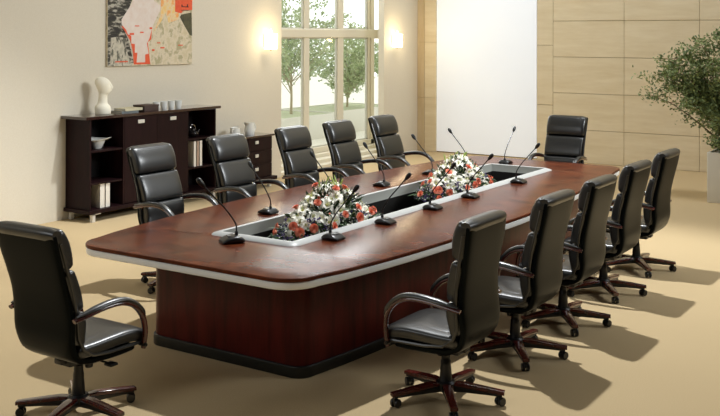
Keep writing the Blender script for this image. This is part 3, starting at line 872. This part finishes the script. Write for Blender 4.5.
def planter(name, lab, loc, sx, sy, h, m, grp=None):
    e = empty(name, loc); tag(e, lab, 'planter', grp)
    cu = rrect(-sx/2, sx/2, -sy/2, sy/2, .01, 2); inn = rrect(-sx/2+.03, sx/2-.03, -sy/2+.03, sy/2-.03, .01, 2)[::-1]
    plate('planter_wall', [cu, inn], 0, h, .004, m, e)
    obj('soil', box((-sx/2+.03, -sy/2+.03, .02), (sx/2-.03, sy/2-.03, h-(.06 if sx < 1 else .02))), M['soil'] if sx < 1 else M['ground_cover'], e, False)
    return e
planter('square_planter', 'white square planter on the carpet at the right edge', (1.47, 6.12, 0), .62, .62, .665, M['planter'])

# indoor shrub, branches arching left
R = random.Random(5)
e = empty('potted_shrub', (1.47, 6.12, .60)); tag(e, 'leafy green shrub arching out of the white square planter', 'plant')
bm = bmesh.new(); cl = []
br = [((-1.18, -.05, .80), .55), ((-.98, .05, 1.02), 1.0), ((-.85, -.15, 1.28), 1.2), ((-.70, .1, 1.38), 1.1), ((-.55, .2, 1.20), 1.3), ((-.42, -.2, 1.52), 1.2), ((-.25, .1, 1.62), 1.2), ((-.08, -.1, 1.70), 1.1),
      ((-.62, .1, .92), 1.3), ((-.55, -.2, .72), 1.2), ((-.35, .15, 1.05), 1.2), ((-.3, -.1, .62), .7), ((-.12, -.25, .42), .35), ((.1, .2, 1.5), 1.2), ((.3, .1, 1.55), 1.2), ((.5, -.1, 1.3), 1.2), ((.7, .1, 1.1), 1), ((.5, .3, .8), 1), ((0, .1, 1.25), 1.2), ((.15, -.2, .95), 1),
      ((-.2, -.3, 1.3), 1), ((-.15, .3, .85), 1), ((-.95, .1, 1.22), .6), ((-.45, .0, .85), 1.2), ((-1.0, -.1, 1.10), 1.2), ((-.8, .1, .98), 1.2), ((-.22, -.2, .22), .7), ((-.1, -.3, .12), .5), ((-.38, .1, .45), .8), ((-.6, .0, 1.3), 1.2)]
for (tx, ty, tz), dens in br:
    t = Vector((tx, ty, tz)); s = Vector((R.uniform(-.05, .05), R.uniform(-.05, .05), -.05))
    m1 = Vector((tx*.30, ty*.3, tz*.36+.02)); m2 = Vector((tx*.68, ty*.7, tz*.78+.02))
    pp = catmull([s, m1, m2, t], 5); add_tube(bm, pp, [.014*(1-.85*k/len(pp)) for k in range(len(pp))], 6)
    for k in range(7, len(pp)):
        for j in range(2):
            off = Vector((R.gauss(0, .09), R.gauss(0, .09), R.gauss(0, .06)))*(1.0 if dens > .9 else .55)
            q = pp[k]+off
            if R.random() < .5: add_tube(bm, [pp[k], pp[k].lerp(q, .6)+Vector((0, 0, .01)), q], [.004, .003, .001], 4)
            cl.append((q, dens, (t-s).normalized()))
obj('branches', bm, M['bark'], e)
bm = bmesh.new()
for q, dens, d in cl:
    for i in range(int(26*dens)):
        v = q+Vector((R.gauss(0, .055), R.gauss(0, .055), R.gauss(0, .035)))
        leafq(bm, v, d*.5+Vector((R.uniform(-1, 1), R.uniform(-1, 1), R.uniform(-.6, .7))), R.uniform(.035, .06), R.uniform(.02, .03))
obj('foliage', bm, M['leaf'], e)

# outdoors
planter('terrace_planter', 'pale stone planter outside, seen through the left window pane', (-9.2, 9.75, -.12), 1.6, 2.6, .54, M['planter_out'])
planter('terrace_planter', 'pale stone planter outside, seen through the right window pane', (-9.4, 12.6, -.12), 1.6, 2.9, .54, M['planter_out'])
tree('terrace_tree', 'slender pale green tree outside behind the left window pane', 'tree', (-9.2, 10.35, .36), .95, (1.7, 1.8, 1.0), 6500, .085, M['leafpale'], M['barkpale'], 21, 34, grp='trees outside the window')
tree('terrace_tree', 'bushy pale green tree outside behind the right window pane', 'tree', (-9.4, 12.95, .36), .4, (1.2, 1.2, .95), 6000, .085, M['leafpale'], M['barkpale'], 22, 34, grp='trees outside the window')

# ------------------------------------------------------------------ light
W = bpy.data.worlds.new('world'); S.world = W; W.use_nodes = True
bg = W.node_tree.nodes['Background']; bg.inputs[0].default_value = (.93, .95, .93, 1); bg.inputs[1].default_value = 1.7

def lamp(name, kind, loc, target, energy, col, size, size_y=None, spot=None, blend=.5):
    l = bpy.data.lights.new(name, kind); l.energy = energy; l.color = col
    if kind == 'AREA':
        l.size = size
        if size_y: l.shape = 'RECTANGLE'; l.size_y = size_y
    else: l.shadow_soft_size = size
    if kind == 'SPOT': l.spot_size = math.radians(spot); l.spot_blend = blend
    o = bpy.data.objects.new(name, l); COL.objects.link(o); o.location = loc
    o.rotation_euler = (Vector(target)-Vector(loc)).to_track_quat('-Z', 'Y').to_euler()
    return o
lamp('ceiling_spotlight', 'SPOT', (-.5, 1.4, 8.0), (.25, -1.7, 0), 2650, (.96, .985, 1), .09, spot=84, blend=.35)
lamp('window_daylight', 'AREA', (-5.9, 6.3, 4.5), (1.0, .5, .4), 170, (.95, .985, 1), 3.2, 2.2)
lamp('fill_right', 'AREA', (6.9, 2.5, 5.2), (-4.9, .6, 2.1), 185, (.95, .985, 1), 4, 2.4).data.spread = math.radians(85)  # soft fill added from the right; the wall there has no window
lamp('fill_front', 'AREA', (-1.5, -9.2, 4.6), (-1, 2, .6), 150, (.95, .985, 1), 6, 3)  # unseen fill added on the camera side to lift the front faces
lamp('end_wall_fill', 'AREA', (1.5, 5.2, 8.1), (1.0, 8.7, 2.0), 265, (.96, .985, 1), 7, .8)  # unseen lamp added to brighten the end wall
lamp('fill_overhead', 'AREA', (0, 0, 8.2), (0, 0, 0), 60, (.96, .985, 1), 9, 12)  # broad overhead fill added for ambient light, not a fitting

# ------------------------------------------------------------------ camera
cam = bpy.data.cameras.new('camera'); co = bpy.data.objects.new('camera', cam); COL.objects.link(co); S.camera = co
yaw, pit, rol, F, SY = .5785, -.0051, .0025, 976.3957, -177.2343
f = Vector((-math.sin(yaw)*math.cos(pit), math.cos(yaw)*math.cos(pit), -math.sin(pit)))
r = Vector((math.cos(yaw), math.sin(yaw), 0)); u = r.cross(f)
r2 = r*math.cos(rol)+u*math.sin(rol); u2 = -r*math.sin(rol)+u*math.cos(rol)
mw = Matrix((r2, u2, -f)).transposed().to_4x4(); mw.translation = Vector((4.3926, -7.5741, 2.1991)); co.matrix_world = mw
cam.sensor_width = 36; cam.lens = F/720*36; cam.shift_y = SY/720; cam.clip_end = 200
S.view_settings.view_transform = 'Standard'; S.view_settings.look = 'None'; S.view_settings.exposure = 0; S.view_settings.gamma = 1
